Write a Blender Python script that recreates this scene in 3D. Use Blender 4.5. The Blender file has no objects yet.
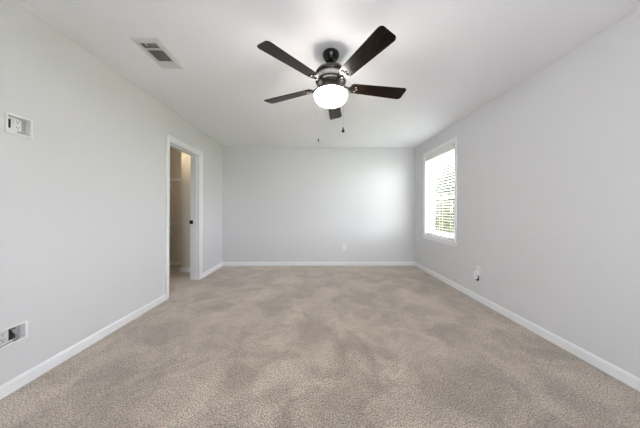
import bpy, bmesh, math, random
from mathutils import Vector, Matrix
random.seed(7)
S = bpy.context.scene
C = S.collection

# ------------------------------------------------------------------ camera
CAM_H = 1.137
cd = bpy.data.cameras.new('camera')
cam = bpy.data.objects.new('camera', cd)
C.objects.link(cam)
cam.matrix_world = (Matrix.Translation((0, 0, CAM_H)) @ Matrix.Rotation(-0.0258, 4, 'Z')
                    @ Matrix.Rotation(math.pi / 2, 4, 'X') @ Matrix.Rotation(0.0045, 4, 'Z'))
cd.sensor_fit = 'HORIZONTAL'
cd.sensor_width = 36.0
cd.lens = 36.0 * 224.84 / 640.0
cd.shift_x = -1.366 / 640.0
cd.shift_y = -3.68 / 640.0
cd.clip_start = 0.02
cd.clip_end = 300
S.camera = cam

# ------------------------------------------------------------------ world, sun, daylight
W = bpy.data.worlds.new('sky')
S.world = W
W.use_nodes = True
wn = W.node_tree
wn.nodes.clear()
wo = wn.nodes.new('ShaderNodeOutputWorld')
bg = wn.nodes.new('ShaderNodeBackground')
# bright hazy daylight: white horizon, slightly bluer overhead
tcw = wn.nodes.new('ShaderNodeTexCoord')
sep = wn.nodes.new('ShaderNodeSeparateXYZ')
rw_ = wn.nodes.new('ShaderNodeValToRGB')
rw_.color_ramp.elements[0].position = 0.0
rw_.color_ramp.elements[0].color = (0.89, 0.94, 1.0, 1)
rw_.color_ramp.elements[1].position = 0.9
rw_.color_ramp.elements[1].color = (0.78, 0.88, 1.0, 1)
wn.links.new(tcw.outputs['Generated'], sep.inputs[0])
wn.links.new(sep.outputs['Z'], rw_.inputs['Fac'])
wn.links.new(rw_.outputs[0], bg.inputs['Color'])
bg.inputs['Strength'].default_value = 17.0
wn.links.new(bg.outputs[0], wo.inputs['Surface'])

sd = bpy.data.lights.new('sun', 'SUN')
sd.energy = 30.0
sd.angle = math.radians(1.0)
sd.color = (1.0, 0.95, 0.86)
sun = bpy.data.objects.new('sun', sd)
C.objects.link(sun)
sun.rotation_euler = Vector((0.22, -0.75, -1.15)).to_track_quat('-Z', 'Y').to_euler()   # comes over the garden along the house wall, never into the room


REAR = -1.65

S.view_settings.view_transform = 'Standard'
S.view_settings.look = 'None'
S.view_settings.gamma = 1
S.view_settings.use_curve_mapping = False
S.view_settings.exposure = 0.55
LAMP = 46.0            # radiance of the fan's glass bowl


# ------------------------------------------------------------------ materials
def lin(r, g, b):
    f = lambda c: ((c / 255 + 0.055) / 1.055) ** 2.4 if c / 255 > 0.04045 else c / 255 / 12.92
    return (f(r), f(g), f(b), 1)


def mat(name, col, rough=0.6, metal=0.0, spec=0.5, emit=None, estr=0.0):
    m = bpy.data.materials.new(name)
    m.use_nodes = True
    p = m.node_tree.nodes['Principled BSDF']
    p.inputs['Base Color'].default_value = col
    p.inputs['Roughness'].default_value = rough
    p.inputs['Metallic'].default_value = metal
    p.inputs['Specular IOR Level'].default_value = spec
    if emit:
        p.inputs['Emission Color'].default_value = emit
        p.inputs['Emission Strength'].default_value = estr
    return m


def bump(m, scale, strength, dist, detail=3):
    nt = m.node_tree
    p = nt.nodes['Principled BSDF']
    tc = nt.nodes.new('ShaderNodeTexCoord')
    n = nt.nodes.new('ShaderNodeTexNoise')
    n.inputs['Scale'].default_value = scale
    n.inputs['Detail'].default_value = detail
    b = nt.nodes.new('ShaderNodeBump')
    b.inputs['Strength'].default_value = strength
    b.inputs['Distance'].default_value = dist
    nt.links.new(tc.outputs['Object'], n.inputs['Vector'])
    nt.links.new(n.outputs['Fac'], b.inputs['Height'])
    nt.links.new(b.outputs['Normal'], p.inputs['Normal'])
    return m


def mottled(name, c1, c2, scale, rough, stretch=(1, 1, 1), spec=0.5, detail=4):
    m = mat(name, c1, rough, spec=spec)
    nt = m.node_tree
    p = nt.nodes['Principled BSDF']
    tc = nt.nodes.new('ShaderNodeTexCoord')
    mp = nt.nodes.new('ShaderNodeMapping')
    mp.inputs['Scale'].default_value = stretch
    n = nt.nodes.new('ShaderNodeTexNoise')
    n.inputs['Scale'].default_value = scale
    n.inputs['Detail'].default_value = detail
    r = nt.nodes.new('ShaderNodeValToRGB')
    r.color_ramp.elements[0].position = 0.35
    r.color_ramp.elements[1].position = 0.65
    r.color_ramp.elements[0].color = c1
    r.color_ramp.elements[1].color = c2
    nt.links.new(tc.outputs['Object'], mp.inputs['Vector'])
    nt.links.new(mp.outputs[0], n.inputs['Vector'])
    nt.links.new(n.outputs['Fac'], r.inputs['Fac'])
    nt.links.new(r.outputs[0], p.inputs['Base Color'])
    return m


M = {}
M['paint'] = bump(mat('wall_paint', (0.685, 0.679, 0.688, 1), 0.75, spec=0.3), 220, 0.08, 0.002)
M['ceiling'] = bump(mat('ceiling_paint', (0.935, 0.93, 0.955, 1), 0.85, spec=0.2), 90, 0.15, 0.003)
M['closet_paint'] = bump(mat('closet_paint', (0.68, 0.64, 0.57, 1), 0.8, spec=0.2), 220, 0.08, 0.002)
M['trim'] = mat('trim_paint', (0.84, 0.84, 0.85, 1), 0.38, spec=0.4)
M['plastic'] = mat('white_plastic', (0.82, 0.82, 0.82, 1), 0.35)
M['vent_paint'] = mat('vent_enamel', (0.72, 0.72, 0.71, 1), 0.45)
M['dark'] = mat('cavity_shade', (0.02, 0.02, 0.02, 1), 0.9)  # near-black colour stands for the shade inside slots and openings
M['grey_plastic_and_shade'] = mat('grey_plastic_and_shade', (0.42, 0.43, 0.45, 1), 0.6)  # grey of the valance clip, and of the shade painted in media boxes
M['slat'] = mat('blind_slat', (0.80, 0.80, 0.76, 1), 0.45)
M['vinyl'] = mat('vinyl_sash', (0.82, 0.82, 0.82, 1), 0.4)
M['bronze'] = mat('oil_rubbed_bronze', (0.010, 0.009, 0.008, 1), 0.25, 0.0, 0.4)
M['housing'] = mat('motor_housing_bronze', (0.045, 0.042, 0.040, 1), 0.30, 0.7)
M['nickel'] = mat('brushed_nickel', (0.55, 0.54, 0.52, 1), 0.28, 1.0)
M['blade'] = mottled('espresso_blade', (0.008, 0.005, 0.004, 1), (0.014, 0.008, 0.006, 1), 9, 0.24, (1, 14, 1), spec=0.2)
M['bowl'] = mat('frosted_glass_bowl', (0.9, 0.88, 0.82, 1), 0.35, emit=(1.0, 0.94, 0.87, 1), estr=LAMP)
M['chain'] = mat('bead_chain', (0.42, 0.42, 0.43, 1), 0.45, 0.5)
M['wire'] = mat('white_coated_wire', (0.80, 0.79, 0.76, 1), 0.4)
M['cable'] = mat('grey_cable', (0.30, 0.31, 0.33, 1), 0.5)
M['strike'] = mat('bronze_strike', (0.015, 0.013, 0.012, 1), 0.4, 0.5)
M['bark'] = mottled('tree_bark', (0.10, 0.075, 0.05, 1), (0.18, 0.14, 0.10, 1), 20, 0.9)
M['lawn'] = mottled('lawn_grass', (0.10, 0.13, 0.04, 1), (0.19, 0.21, 0.08, 1), 6, 0.9)
M['render'] = bump(mat('outside_render', (0.5, 0.47, 0.42, 1), 0.9), 60, 0.3, 0.01)


def leafmat(name, c1, c2):
    m = mottled(name, c1, c2, 1.8, 0.7, spec=0.08)
    p = m.node_tree.nodes['Principled BSDF']
    return m


M['leaf_olive'] = leafmat('olive_leaves', (0.016, 0.019, 0.005, 1), (0.050, 0.050, 0.016, 1))
M['leaf_green'] = leafmat('green_leaves', (0.008, 0.013, 0.004, 1), (0.030, 0.040, 0.013, 1))
M['leaf_pale'] = leafmat('pale_leaves', (0.018, 0.025, 0.013, 1), (0.050, 0.060, 0.034, 1))

# clear pane: mostly straight-through, a little mirror
g = bpy.data.materials.new('window_glass')
g.use_nodes = True
nt = g.node_tree
nt.nodes.clear()
o_ = nt.nodes.new('ShaderNodeOutputMaterial')
mx = nt.nodes.new('ShaderNodeMixShader')
tr = nt.nodes.new('ShaderNodeBsdfTransparent')
gl = nt.nodes.new('ShaderNodeBsdfGlossy')
gl.inputs['Roughness'].default_value = 0.02
lw = nt.nodes.new('ShaderNodeLayerWeight')          # same reflectance from either side of the pane
lw.inputs['Blend'].default_value = 0.5
pw = nt.nodes.new('ShaderNodeMath')
pw.operation = 'POWER'
pw.inputs[1].default_value = 5.0
ad = nt.nodes.new('ShaderNodeMath')
ad.operation = 'MULTIPLY_ADD'
ad.inputs[1].default_value = 0.6
ad.inputs[2].default_value = 0.04
nt.links.new(lw.outputs['Facing'], pw.inputs[0])
nt.links.new(pw.outputs[0], ad.inputs[0])
nt.links.new(ad.outputs[0], mx.inputs[0])
nt.links.new(tr.outputs[0], mx.inputs[1])
nt.links.new(gl.outputs[0], mx.inputs[2])
nt.links.new(mx.outputs[0], o_.inputs['Surface'])
M['glass'] = g


def carpet():
    m = mat('cut_pile_carpet', (0.4, 0.35, 0.3, 1), 0.95, spec=0.05)
    nt = m.node_tree
    p = nt.nodes['Principled BSDF']
    N = nt.nodes.new
    L = nt.links.new
    tc = N('ShaderNodeTexCoord')

    def noise(scale, detail, rough=0.5, dist=0.0, st=(1, 1, 1), rot=0):
        mp = N('ShaderNodeMapping')
        mp.inputs['Scale'].default_value = st
        mp.inputs['Rotation'].default_value = (0, 0, rot)
        n = N('ShaderNodeTexNoise')
        n.inputs['Scale'].default_value = scale
        n.inputs['Detail'].default_value = detail
        n.inputs['Roughness'].default_value = rough
        n.inputs['Distortion'].default_value = dist
        L(tc.outputs['Object'], mp.inputs[0])
        L(mp.outputs[0], n.inputs['Vector'])
        return n

    def ramp(n, a, b, ca, cb):
        r = N('ShaderNodeValToRGB')
        r.color_ramp.elements[0].position = a
        r.color_ramp.elements[1].position = b
        r.color_ramp.elements[0].color = ca
        r.color_ramp.elements[1].color = cb
        L(n.outputs['Fac'], r.inputs['Fac'])
        return r

    def mul(a, b):
        x = N('ShaderNodeMix')
        x.data_type = 'RGBA'
        x.blend_type = 'MULTIPLY'
        x.inputs['Factor'].default_value = 1
        L(a, x.inputs['A'])
        L(b, x.inputs['B'])
        return x.outputs['Result']
    fine = noise(115, 4, 0.85)
    base = ramp(fine, 0.39, 0.61, FL_DARK, FL_LIGHT)
    g3 = lambda v: (v, v, v, 1)

    def wedges(scale, st, rot, lo_, hi_, warp):
        """pile brushed one way or the other: hard-edged cells with their own tone"""
        wn_ = noise(3.0, 3, 0.6)
        ma = N('ShaderNodeVectorMath')
        ma.operation = 'MULTIPLY_ADD'
        ma.inputs[1].default_value = (warp, warp, 0)
        L(wn_.outputs['Color'], ma.inputs[0])
        L(tc.outputs['Object'], ma.inputs[2])
        mp = N('ShaderNodeMapping')
        mp.inputs['Scale'].default_value = st
        mp.inputs['Rotation'].default_value = (0, 0, rot)
        L(ma.outputs[0], mp.inputs[0])
        v = N('ShaderNodeTexVoronoi')
        v.inputs['Scale'].default_value = scale
        L(mp.outputs[0], v.inputs['Vector'])
        sp = N('ShaderNodeSeparateColor')
        L(v.outputs['Color'], sp.inputs[0])
        r = N('ShaderNodeValToRGB')
        r.color_ramp.elements[0].position = 0.25
        r.color_ramp.elements[1].position = 0.75
        r.color_ramp.elements[0].color = g3(lo_)
        r.color_ramp.elements[1].color = g3(hi_)
        L(sp.outputs[0], r.inputs['Fac'])
        return r
    patch = ramp(noise(2.6, 6, 0.68, 0.6), 0.41, 0.59, (0.74, 0.725, 0.71, 1), g3(1.08))
    tracks = wedges(1.9, (1.5, 0.55, 1), 0.45, 0.93, 1.04, 0.35)
    marks = wedges(4.2, (1.0, 0.8, 1), -0.6, 0.92, 1.04, 0.30)
    foot = ramp(noise(8.0, 4, 0.6, 0.7), 0.36, 0.43, g3(0.86), g3(1.0))
    c = mul(mul(mul(mul(base.outputs[0], patch.outputs[0]), tracks.outputs[0]), marks.outputs[0]), foot.outputs[0])
    L(c, p.inputs['Base Color'])
    p.inputs['Sheen Weight'].default_value = 0.6
    p.inputs['Sheen Roughness'].default_value = 0.5
    p.inputs['Sheen Tint'].default_value = (1, 0.95, 0.88, 1)
    b = N('ShaderNodeBump')
    b.inputs['Strength'].default_value = 0.8
    b.inputs['Distance'].default_value = 0.008
    L(fine.outputs['Fac'], b.inputs['Height'])
    L(b.outputs['Normal'], p.inputs['Normal'])
    return m


FL_DARK = (0.050, 0.040, 0.031, 1)
FL_LIGHT = (0.78, 0.65, 0.54, 1)
M['carpet'] = carpet()


# ------------------------------------------------------------------ helpers
def setp(o, label=None, cat=None, group=None, kind=None):
    for k, v in (('label', label), ('category', cat), ('group', group), ('kind', kind)):
        if v:
            o[k] = v
    return o


def empty(name, loc, label=None, cat=None, kind=None, group=None):
    o = bpy.data.objects.new(name, None)
    o.location = loc
    o.empty_display_size = 0.1
    C.objects.link(o)
    return setp(o, label, cat, group, kind)


def obj(name, bm, m, parent=None, smooth=False, bevel=0.0, seg=2):
    bmesh.ops.recalc_face_normals(bm, faces=bm.faces)
    me = bpy.data.meshes.new(name)
    bm.to_mesh(me)
    bm.free()
    me.materials.append(m)
    o = bpy.data.objects.new(name, me)
    C.objects.link(o)
    if smooth:
        for p in me.polygons:
            p.use_smooth = True
    if bevel:
        b = o.modifiers.new('bevel', 'BEVEL')
        b.width = bevel
        b.segments = seg
        b.limit_method = 'ANGLE'
        b.angle_limit = math.radians(40)
    if parent:
        # mesh coordinates are world coordinates: express them in the parent's frame
        org = Vector((0, 0, 0))
        p = parent
        while p:
            org += p.location
            p = p.parent
        me.transform(Matrix.Translation(-org))
        o.parent = parent
    return o


def box(bm, x0, y0, z0, x1, y1, z1, mtx=None):
    r = bmesh.ops.create_cube(bm, size=1)
    T = Matrix.Translation(((x0 + x1) / 2, (y0 + y1) / 2, (z0 + z1) / 2)) @ Matrix.Diagonal((x1 - x0, y1 - y0, z1 - z0, 1))
    if mtx:
        T = mtx @ T
    bmesh.ops.transform(bm, matrix=T, verts=r['verts'])
    return bm


def boxes(*bs):
    bm = bmesh.new()
    for b in bs:
        box(bm, *b)
    return bm


def lathe(prof, c, seg=48, bm=None):
    """prof: list of (r, z) from top to bottom; c: centre (x, y)"""
    bm = bm or bmesh.new()
    rings = []
    for r, z in prof:
        if r < 1e-5:
            rings.append([bm.verts.new((c[0], c[1], z))])
        else:
            rings.append([bm.verts.new((c[0] + r * math.cos(2 * math.pi * i / seg),
                                        c[1] + r * math.sin(2 * math.pi * i / seg), z)) for i in range(seg)])
    for a, b in zip(rings, rings[1:]):
        for i in range(seg):
            j = (i + 1) % seg
            q = []
            if len(a) == 1:
                q = [a[0], b[j], b[i]]
            elif len(b) == 1:
                q = [a[i], a[j], b[0]]
            else:
                q = [a[i], a[j], b[j], b[i]]
            if len(q) > 2:
                bm.faces.new(q)
    return bm


def tube(bm, pts, r, seg=8):
    pts = [Vector(p) for p in pts]
    rings = []
    for i, p in enumerate(pts):
        d = (pts[min(i + 1, len(pts) - 1)] - pts[max(i - 1, 0)]).normalized()
        u = d.cross(Vector((0, 0, 1)))
        if u.length < 1e-3:
            u = d.cross(Vector((1, 0, 0)))
        u.normalize()
        v = d.cross(u)
        rings.append([bm.verts.new(p + r * (math.cos(2 * math.pi * k / seg) * u + math.sin(2 * math.pi * k / seg) * v)) for k in range(seg)])
    for a, b in zip(rings, rings[1:]):
        for k in range(seg):
            j = (k + 1) % seg
            bm.faces.new([a[k], a[j], b[j], b[k]])
    bm.faces.new(rings[0][::-1])
    bm.faces.new(rings[-1])
    return bm


def prism(prof, axis, a0, a1, bm=None):
    """extrude a 2-D profile (list of pairs) along axis 'x','y' or 'z'"""
    bm = bm or bmesh.new()

    def P(p, a):
        return {'x': (a, p[0], p[1]), 'y': (p[0], a, p[1]), 'z': (p[0], p[1], a)}[axis]
    A = [bm.verts.new(P(p, a0)) for p in prof]
    B = [bm.verts.new(P(p, a1)) for p in prof]
    n = len(prof)
    for i in range(n):
        bm.faces.new([A[i], A[(i + 1) % n], B[(i + 1) % n], B[i]])
    bm.faces.new(A[::-1])
    bm.faces.new(B)
    return bm


# ------------------------------------------------------------------ room shell
XL, XR, YB, H = -1.885, 2.066, 4.625, 2.44
T = 0.14                                   # wall thickness
CX, CY = -3.55, 4.695                      # far corner of the closet
D0, D1, DH = 2.935, 3.712, 2.03            # door opening in the left wall
W0, W1, WZ0, WZ1 = 3.285, 4.180, 0.69, 2.17   # window opening in the right wall

struct = lambda n, bm, m, **k: setp(obj(n, bm, m, **k), kind='structure')
struct('floor', boxes((CX - 0.1, REAR - 0.16, -0.12, XR + 0.2, CY + 0.12, 0)), M['carpet'])
struct('ceiling', boxes((CX - 0.1, REAR - 0.16, H, XR + 0.2, CY + 0.12, H + 0.12)), M['ceiling'])
HOLES = [(1.422, 1.532, 1.613, 1.716), (1.389, 1.511, 0.309, 0.399)]      # the two recessed media boxes: y0, y1, z0, z1
DEEP = 0.032


def wall_left_cells():
    out = [(XL - T, D1, 0, XL, YB, H), (XL - T, D0, DH, XL, D1, H)]
    y = [REAR, 1.389, 1.532, D0]
    out += [(XL - T, y[0], 0, XL, y[1], H), (XL - T, y[2], 0, XL, y[3], H)]
    zc = 0
    for ya, yb, za, zb in sorted(HOLES, key=lambda h: h[2]):
        out.append((XL - T, y[1], zc, XL, y[2], za))
        out.append((XL - T, y[1], za, XL - DEEP, y[2], zb))
        if ya > y[1]:
            out.append((XL - DEEP, y[1], za, XL, ya, zb))
        if yb < y[2]:
            out.append((XL - DEEP, yb, za, XL, y[2], zb))
        zc = zb
    out.append((XL - T, y[1], zc, XL, y[2], H))
    return out


struct('wall_left', boxes(*wall_left_cells()), M['paint'])
struct('wall_right', boxes((XR, REAR, 0, XR + 0.18, W0, H), (XR, W1, 0, XR + 0.18, YB, H),
                           (XR, W0, 0, XR + 0.18, W1, WZ0), (XR, W0, WZ1, XR + 0.18, W1, H)), M['paint'])
struct('wall_back', boxes((XL - T, YB, 0, XR + 0.18, YB + 0.12, H)), M['paint'])
RW0, RW1, RZ0, RZ1 = -0.40, 0.66, 0.72, 2.05
struct('wall_front', boxes((XL - T, REAR - 0.14, 0, RW0, REAR, H), (RW1, REAR - 0.14, 0, XR + 0.18, REAR, H),
                           (RW0, REAR - 0.14, 0, RW1, REAR, RZ0), (RW0, REAR - 0.14, RZ1, RW1, REAR, H)), M['paint'])
# closet beyond the doorway: far wall, the boxed-out chase beside the door, side and near walls
struct('wall_closet_far', boxes((CX - 0.1, CY, 0, -2.455, CY + 0.12, H)), M['closet_paint'])
struct('wall_closet_chase', boxes((-2.455, 4.167, 0, XL - T, CY + 0.12, H)), M['closet_paint'])
struct('wall_closet_left', boxes((CX - 0.1, 2.0, 0, CX, CY, H)), M['closet_paint'])
struct('wall_closet_near', boxes((CX - 0.1, 1.9, 0, XL - T, 2.0, H)), M['closet_paint'])

BH, BT = 0.078, 0.014


def bprof(sx):       # baseboard section with an eased top, pointing to -x/+x
    return [(0, 0), (sx * BT, 0), (sx * BT, BH - 0.016), (sx * BT * 0.75, BH - 0.007), (sx * BT * 0.35, BH), (0, BH)]


def base(name, axis, wall, s, a0, a1, m='trim', par=None):
    pr = [(wall + p[0], p[1]) for p in bprof(s)]
    return struct(name, prism(pr, axis, a0, a1), M[m])


base('baseboard_right', 'y', XR, -1, REAR, YB)
base('baseboard_back', 'x', YB, -1, XL + BT, XR - BT)
bm = bmesh.new()
prism([(XL + p[0], p[1]) for p in bprof(1)], 'y', REAR, D0 - 0.062, bm)
prism([(XL + p[0], p[1]) for p in bprof(1)], 'y', D1 + 0.062, YB, bm)
struct('baseboard_left', bm, M['trim'])
base('baseboard_front', 'x', REAR, 1, XL + BT, XR - BT)
base('baseboard_closet_far', 'x', CY, -1, CX, -2.455)
bm = bmesh.new()
prism([(4.167 + p[0], p[1]) for p in bprof(-1)], 'x', -2.455 - BT, XL - T - 0.015, bm)
prism([(-2.455 + p[0], p[1]) for p in bprof(-1)], 'y', 4.167 - BT * 0.3, CY - BT, bm)
struct('baseboard_closet_chase', bm, M['trim'])


def casing_prof(w, t):
    """door/window casing section: (across, out)"""
    return [(0, 0), (0, t * 0.55), (w * 0.12, t * 0.7), (w * 0.5, t * 0.8), (w * 0.72, t), (w, t), (w, 0)]


def casing(wall, s, y0, y1, z0, z1, w, t, name, parent, bottom=True):
    """mitred frame around an opening in a wall of constant x; s = direction into the room"""
    bm = bmesh.new()
    pr = casing_prof(w, t)
    path = [(y0, z0, -1, 0), (y0, z1, -1, 1), (y1, z1, 1, 1), (y1, z0, 1, 0)]
    rings = []
    for y, z, dy, dz in path:
        rings.append([bm.verts.new((wall + s * o, y + dy * a, z + dz * a)) for a, o in pr])
    n = len(pr)
    for a, b in zip(rings, rings[1:]):
        for i in range(n):
            j = (i + 1) % n
            bm.faces.new([a[i], a[j], b[j], b[i]])
    bm.faces.new(rings[0])
    bm.faces.new(rings[-1][::-1])
    return obj(name, bm, M['trim'], parent)


# ---- doorway (cased opening to the closet)
door = empty('door_1', (XL, (D0 + D1) / 2, 0), kind='structure')
casing(XL, 1, D0, D1, 0, DH, 0.060, 0.016, 'casing', door)
casing(XL - T, -1, D0, D1, 0, DH, 0.060, 0.016, 'casing', door)
J = 0.018
obj('jamb', boxes((XL - T - 0.002, D0, 0, XL + 0.002, D0 + J, DH), (XL - T - 0.002, D1 - J, 0, XL + 0.002, D1, DH),
                  (XL - T - 0.002, D0, DH - J, XL + 0.002, D1, DH)), M['trim'], door, bevel=0.002)
obj('door_stop', boxes((XL - 0.075, D0 + J, 0, XL - 0.04, D0 + J + 0.011, DH - J), (XL - 0.075, D1 - J - 0.011, 0, XL - 0.04, D1 - J, DH - J),
                       (XL - 0.075, D0 + J + 0.011, DH - J - 0.011, XL - 0.04, D1 - J - 0.011, DH - J)), M['trim'], door, bevel=0.002)
bm = bmesh.new()
box(bm, XL - T - 0.004, D1 - J - 0.002, 0.905, XL - 0.098, D1 - J + 0.001, 0.965)
box(bm, XL - T - 0.014, D1 - J - 0.004, 0.915, XL - T - 0.002, D1 - J + 0.001, 0.955)
obj('strike_plate', bm, M['strike'], door, bevel=0.002)

# ---- window in the right wall
win = empty('window_1', (XR, (W0 + W1) / 2, WZ0), kind='structure')
casing(XR, -1, W0, W1, WZ0, WZ1, 0.052, 0.016, 'casing', win)
bm = boxes((XR - 0.034, W0 - 0.085, WZ0 - 0.022, XR + 0.11, W1 + 0.085, WZ0 + 0.002))
obj('window_sill', bm, M['trim'], win, bevel=0.006)
obj('apron', boxes((XR - 0.014, W0 - 0.055, WZ0 - 0.075, XR, W1 + 0.055, WZ0 - 0.022)), M['trim'], win, bevel=0.003)
obj('window_reveal', boxes((XR, W0, WZ0, XR + 0.11, W0 + 0.008, WZ1), (XR, W1 - 0.008, WZ0, XR + 0.11, W1, WZ1),
                           (XR, W0, WZ1 - 0.008, XR + 0.11, W1, WZ1)), M['trim'], win)
fx0, fx1 = XR + 0.10, XR + 0.17
obj('window_frame', boxes((fx0, W0, WZ0, fx1, W0 + 0.018, WZ1), (fx0, W1 - 0.018, WZ0, fx1, W1, WZ1),
                          (fx0, W0, WZ0, fx1, W1, WZ0 + 0.03), (fx0, W0, WZ1 - 0.03, fx1, W1, WZ1)), M['vinyl'], win, bevel=0.002)
ZM = 1.375


def sash(x0, x1, z0, z1):
    a, b, r = W0 + 0.018, W1 - 0.018, 0.034
    s = obj('sash', boxes((x0, a, z0, x1, a + r, z1), (x0, b - r, z0, x1, b, z1),
                          (x0, a, z0, x1, b, z0 + r), (x0, a, z1 - r, x1, b, z1)), M['vinyl'], win, bevel=0.003)
    xm = (x0 + x1) / 2
    obj('pane', boxes((xm - 0.002, a + r - 0.004, z0 + r - 0.004, xm + 0.002, b - r + 0.004, z1 - r + 0.004)), M['glass'], s)
    return s


lo = sash(fx0 + 0.005, fx0 + 0.032, WZ0 + 0.03, ZM + 0.02)
sash(fx0 + 0.036, fx0 + 0.064, ZM - 0.022, WZ1 - 0.03)
obj('sash_lock', boxes((fx0 - 0.008, 3.70, ZM + 0.02, fx0 + 0.03, 3.76, ZM + 0.032)), M['vinyl'], lo, bevel=0.003)

# ---- unseen window behind the camera, added to let in daylight
rw = empty('added_rear_window', ((RW0 + RW1) / 2, REAR, RZ0), kind='structure')
bm = bmesh.new()
for x in (RW0, (RW0 + RW1) / 2 - 0.025, RW1 - 0.05):
    box(bm, x, REAR - 0.11, RZ0, x + 0.05, REAR - 0.06, RZ1)
box(bm, RW0, REAR - 0.11, RZ0, RW1, REAR - 0.06, RZ0 + 0.05)
box(bm, RW0, REAR - 0.11, RZ1 - 0.05, RW1, REAR - 0.06, RZ1)
obj('window_frame', bm, M['vinyl'], rw)
obj('window_sill', boxes((RW0 - 0.06, REAR - 0.05, RZ0 - 0.02, RW1 + 0.06, REAR + 0.03, RZ0 + 0.002)), M['trim'], rw, bevel=0.004)
obj('pane', boxes((RW0 + 0.04, REAR - 0.087, RZ0 + 0.04, RW1 - 0.04, REAR - 0.083, RZ1 - 0.04)), M['glass'], rw)

# ------------------------------------------------------------------ window blind
bl = empty('window_blind', (XR + 0.045, (W0 + W1) / 2, WZ1 - 0.008), 'white horizontal slat blind, lowered and open, in the right wall window', 'window blind')
y0, y1 = W0 + 0.012, W1 - 0.012
obj('head_rail', boxes((XR + 0.022, y0, WZ1 - 0.058, XR + 0.072, y1, WZ1 - 0.009)), M['slat'], bl)
VZ = 2.062
vp = [(XR + 0.004, VZ), (XR - 0.001, VZ + 0.012), (XR + 0.003, VZ + 0.03), (XR + 0.003, WZ1 - 0.03), (XR - 0.001, WZ1 - 0.018),
      (XR + 0.003, WZ1 - 0.009), (XR + 0.016, WZ1 - 0.009), (XR + 0.016, VZ)]
obj('valance', prism(vp, 'y', y0, y1), M['slat'], bl)
obj('valance_clip', boxes((XR - 0.006, y0 + 0.012, 2.098, XR + 0.004, y0 + 0.024, 2.142)), M['grey_plastic_and_shade'], bl, bevel=0.001)
bm = bmesh.new()
zs = []
z = 0.745
while z < 2.075:
    zs.append(z)
    z += 0.0455
for z in zs:
    t = 0.0009
    n = 6
    pr = []
    for k in range(n + 1):
        a = -0.025 + 0.05 * k / n
        pr.append((XR + 0.048 + a, z + 0.0012 * (1 - (a / 0.025) ** 2) + t - 0.10 * a))
    for k in range(n, -1, -1):
        a = -0.025 + 0.05 * k / n
        pr.append((XR + 0.048 + a, z + 0.0012 * (1 - (a / 0.025) ** 2) - t - 0.10 * a))
    prism(pr, 'y', y0, y1, bm)
obj('slats', bm, M['slat'], bl)
obj('bottom_rail', boxes((XR + 0.024, y0, 0.698, XR + 0.072, y1, 0.718)), M['slat'], bl, bevel=0.003)
bm = bmesh.new()
for y in (y0 + 0.12, (y0 + y1) / 2, y1 - 0.12):
    for x in (XR + 0.0215, XR + 0.0745):
        tube(bm, [(x, y, 0.70), (x, y, 2.13)], 0.0011, 6)
obj('ladder_cords', bm, M['slat'], bl)
bm = bmesh.new()
tube(bm, [(XR + 0.012, y1 - 0.07, 2.10), (XR + 0.010, y1 - 0.07, 1.35)], 0.004, 8)
obj('tilt_wand', bm, M['slat'], bl)

# ------------------------------------------------------------------ ceiling fan
FX, FY = 0.122, 1.865
fan = empty('ceiling_fan', (FX, FY, H), 'dark bronze five-blade ceiling fan with lit white bowl light and two pull chains', 'ceiling fan')
c = (FX, FY)
obj('canopy', lathe([(0, H), (0.066, H), (0.069, 2.432), (0.068, 2.418), (0.060, 2.397), (0.044, 2.376), (0.032, 2.362), (0.022, 2.357), (0, 2.358)], c), M['bronze'], fan, True)
obj('downrod', lathe([(0, 2.37), (0.0135, 2.37), (0.0135, 2.315), (0, 2.315)], c, 24), M['bronze'], fan, True)
obj('motor_housing', lathe([(0, 2.338), (0.024, 2.338), (0.028, 2.328), (0.050, 2.322), (0.082, 2.311), (0.114, 2.294), (0.129, 2.272), (0.132, 2.250), (0, 2.250)], c, 64), M['housing'], fan, True)
obj('housing_band', lathe([(0, 2.250), (0.119, 2.250), (0.119, 2.206), (0, 2.206)], c, 64), M['nickel'], fan, False)
obj('housing_rim', lathe([(0, 2.206), (0.124, 2.206), (0.126, 2.200), (0.122, 2.192), (0.105, 2.184), (0, 2.184)], c, 64), M['housing'], fan, True)
obj('switch_housing', lathe([(0, 2.184), (0.062, 2.184), (0.064, 2.150), (0.066, 2.132), (0.090, 2.122), (0.118, 2.114), (0.127, 2.104), (0.124, 2.098), (0, 2.098)], c, 64), M['nickel'], fan, True)
bowl = [(0, 2.112), (0.100, 2.112), (0.124, 2.108), (0.133, 2.101), (0.136, 2.092), (0.134, 2.080)]
for k in range(1, 11):
    a = math.pi / 2 * k / 10
    bowl.append((0.134 * math.cos(a) ** 1.15 if k < 10 else 0, 2.080 - 0.077 * math.sin(a)))
obj('glass_bowl', lathe(bowl, c, 64), M['bowl'], fan, True)

BL_Z = 2.168


def blade_shape():
    """flat outline (radial, tangential) with rounded tip corners and rounded root"""
    pts = []
    r0, r1, wr, wt = 0.165, 0.660, 0.052, 0.068

    def arc(cx, cy, r, a0, a1, n=7):
        return [(cx + r * math.cos(math.radians(a0 + (a1 - a0) * k / n)), cy + r * math.sin(math.radians(a0 + (a1 - a0) * k / n))) for k in range(n + 1)]
    pts += arc(r1 - 0.032, -wt + 0.030, 0.030, -88, -14)
    pts += arc(r1 - 0.032, wt - 0.030, 0.030, 14, 88)
    pts += arc(r0 + 0.030, wr - 0.028, 0.028, 95, 178)
    pts += arc(r0 + 0.030, -wr + 0.028, 0.028, 182, 265)
    return pts


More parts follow.
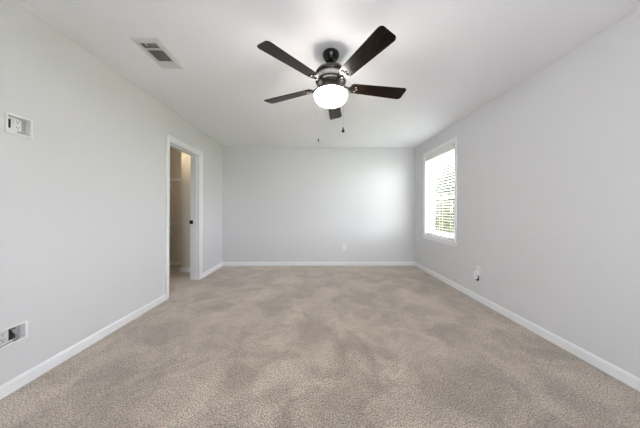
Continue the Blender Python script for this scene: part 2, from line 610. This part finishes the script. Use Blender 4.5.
OUT = blade_shape()
PITCH = math.radians(-12)
for k in range(5):
    ang = math.radians([225.15, 297.15, 9.15, 81.15, 153.15][k])
    RZ = Matrix.Translation((FX, FY, BL_Z)) @ Matrix.Rotation(ang, 4, 'Z')
    RP = RZ @ Matrix.Rotation(PITCH, 4, 'X')
    bm = prism([(x, y) for x, y in OUT], 'z', -0.003, 0.003)
    # keep the blade's own axes so the wood figure follows it
    me_bm = bm
    o = obj('blade', me_bm, M['blade'], None, bevel=0.0015)
    o.parent = fan
    o.matrix_local = Matrix.Translation((-FX, -FY, -H)) @ RP
    # blade iron: hub tab, neck and forked plate under the blade
    bm = bmesh.new()
    tube(bm, [RZ @ Vector((0.095, 0, 0.020)), RZ @ Vector((0.120, 0, 0.006)), RZ @ Vector((0.150, 0, -0.006)), RZ @ Vector((0.178, 0, -0.008))], 0.011, 10)
    plate = [(0.148, -0.014), (0.175, -0.030), (0.205, -0.038), (0.224, -0.030), (0.214, -0.014), (0.236, 0.0),
             (0.214, 0.014), (0.224, 0.030), (0.205, 0.038), (0.175, 0.030), (0.148, 0.014)]
    b2 = prism(plate, 'z', -0.0075, -0.0032)
    bmesh.ops.transform(b2, matrix=RP, verts=b2.verts)
    tmp = bpy.data.meshes.new('t')
    b2.to_mesh(tmp)
    b2.free()
    bm.from_mesh(tmp)
    bpy.data.meshes.remove(tmp)
    iron = obj('blade_iron', bm, M['bronze'], fan, True, bevel=0.001)
    bm = bmesh.new()
    for sx, sy in ((0.210, -0.024), (0.210, 0.024), (0.222, 0)):
        b3 = lathe([(0, -0.0075), (0.005, -0.0080), (0.0045, -0.0105), (0, -0.0115)], (sx, sy), 12)
        bmesh.ops.transform(b3, matrix=RP, verts=b3.verts)
        tmp = bpy.data.meshes.new('t')
        b3.to_mesh(tmp)
        b3.free()
        bm.from_mesh(tmp)
        bpy.data.meshes.remove(tmp)
    obj('blade_screws', bm, M['nickel'], iron, True)


def chain(x, y, ztop, zend, r, h, label):
    bm = bmesh.new()
    ox, oy = FX + (x - FX) * 0.55, FY + (y - FY) * 0.55
    tube(bm, [(ox, oy, 2.125), (x, y, 2.118), (x, y, zend + h)], 0.0007, 6)
    z = zend + h
    while z < 2.11:
        bmesh.ops.create_icosphere(bm, subdivisions=1, radius=0.0014, matrix=Matrix.Translation((x, y, z)))
        z += 0.0062
    ch = obj('pull_chain', bm, M['chain'], fan, True)
    obj('pull_pendant', lathe([(0, zend + h + 0.004), (r * 0.3, zend + h), (r * 0.45, zend + h * 0.7), (r, zend + h * 0.32), (r * 0.85, zend + h * 0.1), (0, zend)], (x, y), 20),
        M['bronze'], ch, True)


chain(0.2115, 1.745, 2.1, 1.742, 0.0125, 0.040, 'right')
chain(0.022, 1.93, 2.1, 1.725, 0.0075, 0.034, 'left')

# ------------------------------------------------------------------ ceiling vent
vt = empty('ceiling_vent', (-1.313, 1.92, H), 'white metal ceiling air register with dark slots, near the left wall', 'air vent')
vx0, vx1, vy0, vy1 = -1.420, -1.207, 1.740, 2.112
ix0, ix1, iy0, iy1 = -1.382, -1.245, 1.783, 2.068
zt = H
# sloped flange as a frame
bm = bmesh.new()
o1 = [(vx0, vy0), (vx1, vy0), (vx1, vy1), (vx0, vy1)]
i1 = [(ix0, iy0), (ix1, iy0), (ix1, iy1), (ix0, iy1)]
e = 0.008
o2 = [(vx0 + e, vy0 + e), (vx1 - e, vy0 + e), (vx1 - e, vy1 - e), (vx0 + e, vy1 - e)]
R0 = [bm.verts.new((x, y, H)) for x, y in o1]
R1 = [bm.verts.new((x, y, H - 0.006)) for x, y in o2]
R2 = [bm.verts.new((x, y, H - 0.011)) for x, y in i1]
R3 = [bm.verts.new((x, y, H)) for x, y in i1]
for A, B in ((R0, R1), (R1, R2), (R2, R3), (R3, R0)):
    for i in range(4):
        j = (i + 1) % 4
        bm.faces.new([A[i], A[j], B[j], B[i]])
obj('flange', bm, M['vent_paint'], vt)
obj('duct_shade', boxes((ix0, iy0, H - 0.0012, ix1, iy1, H - 0.0002)), M['dark'], vt)  # thin black sheet painted as the shade inside the vent opening


def louvers(ya, yb, tilt, n=6):
    bm = bmesh.new()
    for k in range(n):
        x = ix0 + (ix1 - ix0) * (k + 0.5) / n
        mtx = Matrix.Translation((x, 0, H - 0.0062)) @ Matrix.Rotation(tilt, 4, 'Y')
        box(bm, -0.0048, ya, -0.0005, 0.0048, yb, 0.0005, mtx)
    return bm


obj('louver_bank', louvers(iy0, 1.846, math.radians(70)), M['vent_paint'], vt)
obj('louver_bank', louvers(1.858, 2.006, math.radians(70)), M['vent_paint'], vt)
bm = bmesh.new()
for k in range(5):
    y = 2.012 + 0.056 * (k + 0.5) / 5
    mtx = Matrix.Translation((0, y, H - 0.0062)) @ Matrix.Rotation(math.radians(-38), 4, 'X')
    box(bm, ix0, -0.0066, -0.0005, ix1, 0.0066, 0.0005, mtx)
obj('louver_bank', bm, M['vent_paint'], vt)
obj('cross_bar', boxes((ix0, 1.846, H - 0.0115, ix1, 1.858, H - 0.002)), M['vent_paint'], vt)
obj('cross_bar', boxes((ix0, 2.004, H - 0.0115, ix1, 2.012, H - 0.002)), M['vent_paint'], vt)
bm = bmesh.new()
for x, y in ((vx0 + 0.02, vy0 + 0.016), (vx1 - 0.02, vy1 - 0.016)):
    obj('screw', lathe([(0, H - 0.006), (0.004, H - 0.0085), (0.003, H - 0.0105), (0, H - 0.011)], (x, y), 12), M['plastic'], vt, True)

obj('damper_lever', boxes((-1.330, 1.786, H - 0.018, -1.324, 1.800, H - 0.008)), M['vent_paint'], vt)


# ------------------------------------------------------------------ recessed media boxes on the left wall
def media_box(hole, label, lower):
    ya, yb, za, zb = hole
    t = empty('media_outlet_box', (XL, (ya + yb) / 2, za), label, 'wall box', group='media outlet boxes on the left wall')
    b = 0.011
    f = 0.006
    e = 0.0015
    obj('frame', boxes((XL, ya - b, za - b, XL + f, ya + e, zb + b), (XL, yb - e, za - b, XL + f, yb + b, zb + b),
                       (XL, ya + e, za - b, XL + f, yb - e, za + e), (XL, ya + e, zb - e, XL + f, yb - e, zb + b)), M['plastic'], t, bevel=0.0015)
    X0 = XL - DEEP + 0.0006
    obj('recess_liner', boxes((X0, ya, za, X0 + 0.0014, yb, zb), (X0, ya, za, XL, ya + e, zb), (X0, yb - e, za, XL, yb, zb),
                              (X0, ya, za, XL, yb, za + e), (X0, ya, zb - e, XL, yb, zb)), M['plastic'], t)
    X1 = X0 + 0.0014
    zc = (za + zb) / 2 + (0.008 if not lower else -0.006)
    if not lower:
        obj('cable_port', boxes((X1, ya + 0.023, zc - 0.028, X1 + 0.001, ya + 0.038, zc + 0.028)), M['dark'], t)
        yr = ya + 0.070
    else:
        obj('cable_port', boxes((X1, ya + 0.066, zc - 0.034, X1 + 0.001, ya + 0.096, zc + 0.036)), M['dark'], t)
        yr = ya + 0.038
    obj('recess_shade_panel', boxes((X1, yb - 0.040, za + e, X1 + 0.001, yb - e, zb - e)), M['grey_plastic_and_shade'], t)  # grey panel paints the shade on the recess back and far side
    r = obj('receptacle', boxes((X1, yr - 0.018, zc - 0.036, X1 + 0.0028, yr + 0.018, zc + 0.036)), M['plastic'], t, bevel=0.001)
    bm = bmesh.new()
    for dz in (-0.018, 0.018):
        for dy in (-0.006, 0.006):
            box(bm, X1 + 0.0028, yr + dy - 0.0012, zc + dz + 0.001, X1 + 0.0034, yr + dy + 0.0012, zc + dz + 0.010)
        box(bm, X1 + 0.0028, yr - 0.0025, zc + dz - 0.009, X1 + 0.0034, yr + 0.0025, zc + dz - 0.004)
    obj('sockets', bm, M['dark'], r)
    return t


media_box(HOLES[0], 'white recessed media outlet box high on the left wall', False)
low_box = media_box(HOLES[1], 'white recessed media outlet box low on the left wall with cable', True)
bm = bmesh.new()
P = [(XL - 0.026, 1.470, 0.372), (XL - 0.014, 1.472, 0.350), (XL + 0.010, 1.468, 0.334), (XL + 0.028, 1.448, 0.325), (XL + 0.028, 1.42, 0.325),
     (XL + 0.026, 1.38, 0.318), (XL + 0.024, 1.34, 0.30), (XL + 0.022, 1.31, 0.26), (XL + 0.022, 1.295, 0.20), (XL + 0.022, 1.29, 0.12), (XL + 0.030, 1.285, 0.04), (XL + 0.05, 1.27, 0.006), (XL + 0.10, 1.22, 0.0045)]
cab = obj('cable', tube(bm, P, 0.0035, 8), M['cable'], low_box, True)
setp(cab, 'grey cable looping out of the box')
bm = bmesh.new()
tube(bm, [(XL - 0.0285, 1.4695, 0.378), (XL - 0.016, 1.4715, 0.354)], 0.006, 10)
obj('connector', bm, M['nickel'], cab, True)
bm = bmesh.new()
tube(bm, [(XL + 0.020, 1.466, 0.329), (XL + 0.028, 1.452, 0.326), (XL + 0.028, 1.436, 0.326)], 0.0075, 10)
obj('cable_sleeve', bm, M['cable'], cab, True)


# ------------------------------------------------------------------ outlets
def outlet(axis, wall, s, a, zc, label):
    """duplex outlet plate; a = position along the wall"""
    def bx(a0, z0, a1, z1, o0, o1):
        lo_, hi = sorted((wall + s * o0, wall + s * o1))
        return (lo_, a0, z0, hi, a1, z1) if axis == 'x' else (a0, lo_, z0, a1, hi, z1)
    loc = (wall, a, zc) if axis == 'x' else (a, wall, zc)
    t = empty('power_outlet', loc, label, 'outlet', group='duplex power outlets')
    obj('cover_plate', boxes(bx(a - 0.035, zc - 0.0575, a + 0.035, zc + 0.0575, 0, 0.005)), M['plastic'], t, bevel=0.002)
    for dz in (-0.0205, 0.0205):
        r = obj('receptacle', boxes(bx(a - 0.017, zc + dz - 0.0145, a + 0.017, zc + dz + 0.0145, 0.005, 0.0075)), M['plastic'], t, bevel=0.001)
        obj('sockets', boxes(bx(a - 0.0075, zc + dz - 0.002, a - 0.0055, zc + dz + 0.008, 0.0075, 0.0079),
                             bx(a + 0.0055, zc + dz - 0.002, a + 0.0075, zc + dz + 0.008, 0.0075, 0.0079),
                             bx(a - 0.002, zc + dz - 0.010, a + 0.002, zc + dz - 0.006, 0.0075, 0.0079)), M['dark'], r)
    return t


outlet('y', YB, -1, 0.594, 0.372, 'white duplex outlet on the back wall')
outlet('x', XR, -1, 2.792, 0.385, 'white duplex outlet on the right wall above the air freshener')
af = empty('plug_in_air_freshener', (XR - 0.0075, 2.792, 0.28), 'small white plug-in air freshener with dark bottle, plugged into right wall outlet', 'air freshener')
obj('body', boxes((XR - 0.062, 2.762, 0.285, XR - 0.030, 2.806, 0.374)), M['plastic'], af, bevel=0.007, seg=3)
obj('plug', boxes((XR - 0.031, 2.776, 0.340, XR - 0.0078, 2.806, 0.376)), M['plastic'], af, bevel=0.003)
bm = lathe([(0, 0.330), (0.008, 0.330), (0.009, 0.312), (0.0145, 0.305), (0.0155, 0.270), (0.013, 0.262), (0, 0.262)], (XR - 0.024, 2.778), 20)
obj('bottle', bm, M['strike'], af, True)


# ------------------------------------------------------------------ closet wire shelves
def wire_shelf(zs_, label):
    x0, x1 = CX + 0.002, -2.470
    yf, yb = 4.395, CY - 0.004
    t = empty('wire_shelf', ((x0 + x1) / 2, CY, zs_), label, 'shelf', group='wire shelves in the closet')
    bm = bmesh.new()
    for y, z, r in ((yf, zs_, 0.0032), (yf, zs_ - 0.032, 0.0032), ((yf + yb) / 2, zs_ - 0.004, 0.0025), (yb, zs_ - 0.004, 0.003)):
        tube(bm, [(x0, y, z), (x1, y, z)], r, 6)
    obj('rails', bm, M['wire'], t, True)
    bm = bmesh.new()
    x = x0 + 0.012
    while x < x1:
        tube(bm, [(x, yb, zs_), (x, yf, zs_), (x, yf - 0.001, zs_ - 0.032)], 0.0014, 5)
        x += 0.0254
    obj('deck_wires', bm, M['wire'], t, True)
    for x in (-2.86, -3.40):
        bm = bmesh.new()
        tube(bm, [(x, yf, zs_ - 0.030), (x, yf + 0.012, zs_ - 0.044), (x, yb - 0.004, zs_ - 0.30), (x, yb - 0.002, zs_ - 0.325)], 0.0042, 8)
        br = obj('brace', bm, M['wire'], t, True)
        obj('brace_foot', boxes((x - 0.010, yb - 0.004, zs_ - 0.335, x + 0.010, yb + 0.004, zs_ - 0.295)), M['wire'], br, bevel=0.002)
    return t


wire_shelf(1.735, 'upper white wire shelf on the closet far wall')
wire_shelf(0.845, 'lower white wire shelf on the closet far wall')

# closet ceiling light (out of the photo's sight, above the door head)
cl = empty('ceiling_light', (-2.33, 3.80, H), 'small round flush dome light on the closet ceiling', 'ceiling light')
obj('base_ring', lathe([(0, H), (0.11, H), (0.115, H - 0.02), (0, H - 0.02)], (-2.33, 3.80), 32), M['nickel'], cl, True)
cm = mat('closet_lamp_glass', (0.9, 0.86, 0.78, 1), 0.4, emit=(1.0, 0.84, 0.62, 1), estr=27.0)
obj('glass_dome', lathe([(0, H - 0.02), (0.10, H - 0.02), (0.098, H - 0.035), (0.08, H - 0.06), (0.045, H - 0.078), (0, H - 0.084)], (-2.33, 3.80), 32), cm, cl, True)

# ------------------------------------------------------------------ outside
GZ = -0.35
M['bounce_patio'] = mottled('bounce_paving', (0.52, 0.51, 0.50, 1), (0.60, 0.59, 0.57, 1), 12, 0.85)
setp(obj('bounce_patio', boxes((XR + 0.18, -6, GZ, 4.3, 12, GZ + 0.03)), M['bounce_patio']), kind='structure')  # paving added to bounce daylight up through the window onto the ceiling
bm = boxes((XR + 0.18, -30, GZ - 0.1, 45, 60, GZ))
setp(obj('lawn', bm, M['lawn']), kind='structure')


def plant(name, x, y, r, h, zc, nleaf, ls, lm, label, cat, trunk=True, seed=1, lobes=7):
    rng = random.Random(seed)
    t = empty(name, (x, y, GZ), label, cat, group=cat + 's in the garden')
    bm = bmesh.new()
    cs = []
    for k in range(lobes):
        a = rng.uniform(0, 2 * math.pi)
        d = r * rng.uniform(0.15, 0.6)
        cs.append((x + d * math.cos(a), y + d * math.sin(a), zc + h * rng.uniform(-0.32, 0.34), rng.uniform(0.40, 0.62)))
    for k in range(nleaf):
        cx_, cy_, cz_, q = rng.choice(cs)
        v = Vector((rng.gauss(0, 1), rng.gauss(0, 1), rng.gauss(0, 1))).normalized() * (rng.random() ** 0.4)
        p = Vector((cx_ + v.x * r * q, cy_ + v.y * r * q, cz_ + v.z * h * 0.5 * q * 1.2))
        if p.z < GZ + 0.05:
            p.z = GZ + 0.05 + rng.random() * 0.3
        s = ls * rng.uniform(0.6, 1.3)
        Rm = Matrix.Rotation(rng.uniform(0, 6.28), 3, 'Z') @ Matrix.Rotation(rng.uniform(-1.2, 1.2), 3, 'X')
        q4 = [Vector((-s * 0.5, 0, 0)), Vector((0, -s * 0.28, s * 0.06)), Vector((s * 0.5, 0, 0)), Vector((0, s * 0.28, s * 0.06))]
        bm.faces.new([bm.verts.new(p + Rm @ c4) for c4 in q4])
    me = bpy.data.meshes.new('foliage')
    bm.to_mesh(me)
    bm.free()
    me.materials.append(lm)
    me.transform(Matrix.Translation((-x, -y, -GZ)))
    f = bpy.data.objects.new('foliage', me)
    C.objects.link(f)
    f.parent = t
    bm = bmesh.new()
    tr_ = 0.035 * r + 0.03
    tube(bm, [(x, y, GZ), (x + 0.02 * r, y, (GZ + zc) / 2), (x, y + 0.03 * r, zc)], tr_, 10)
    for cx_, cy_, cz_, q in cs:
        b0 = Vector((x, y, GZ + (zc - GZ) * rng.uniform(0.55, 0.95)))
        e_ = Vector((cx_, cy_, max(cz_, b0.z)))
        tube(bm, [b0, b0.lerp(e_, 0.5) + Vector((0, 0, 0.05 * r)), e_], tr_ * 0.4, 6)
    obj('trunk', bm, M['bark'], t, True)
    return t


plant('garden_shrub', 4.95, 8.6, 1.35, 1.9, 0.40, 5200, 0.10, M['leaf_olive'], 'bushy olive green shrub close outside the window', 'shrub', seed=3)
plant('garden_shrub', 6.75, 12.6, 1.9, 2.6, 0.80, 5200, 0.13, M['leaf_green'], 'dark green shrub behind the olive shrub outside the window', 'shrub', seed=4)
plant('garden_shrub', 8.5, 16.6, 2.2, 3.0, 0.90, 5200, 0.15, M['leaf_olive'], 'large yellow-green shrub farther off outside the window', 'shrub', seed=5)
plant('garden_tree', 10.9, 21.0, 3.2, 6.8, 4.2, 13000, 0.24, M['leaf_pale'], 'tall pale green tree seen through the upper window sash', 'tree', seed=6, lobes=10)
plant('garden_tree', 16.0, 25.0, 3.6, 6.0, 4.2, 5000, 0.28, M['leaf_green'], 'broad green tree at the near edge of the window view', 'tree', seed=8, lobes=10)
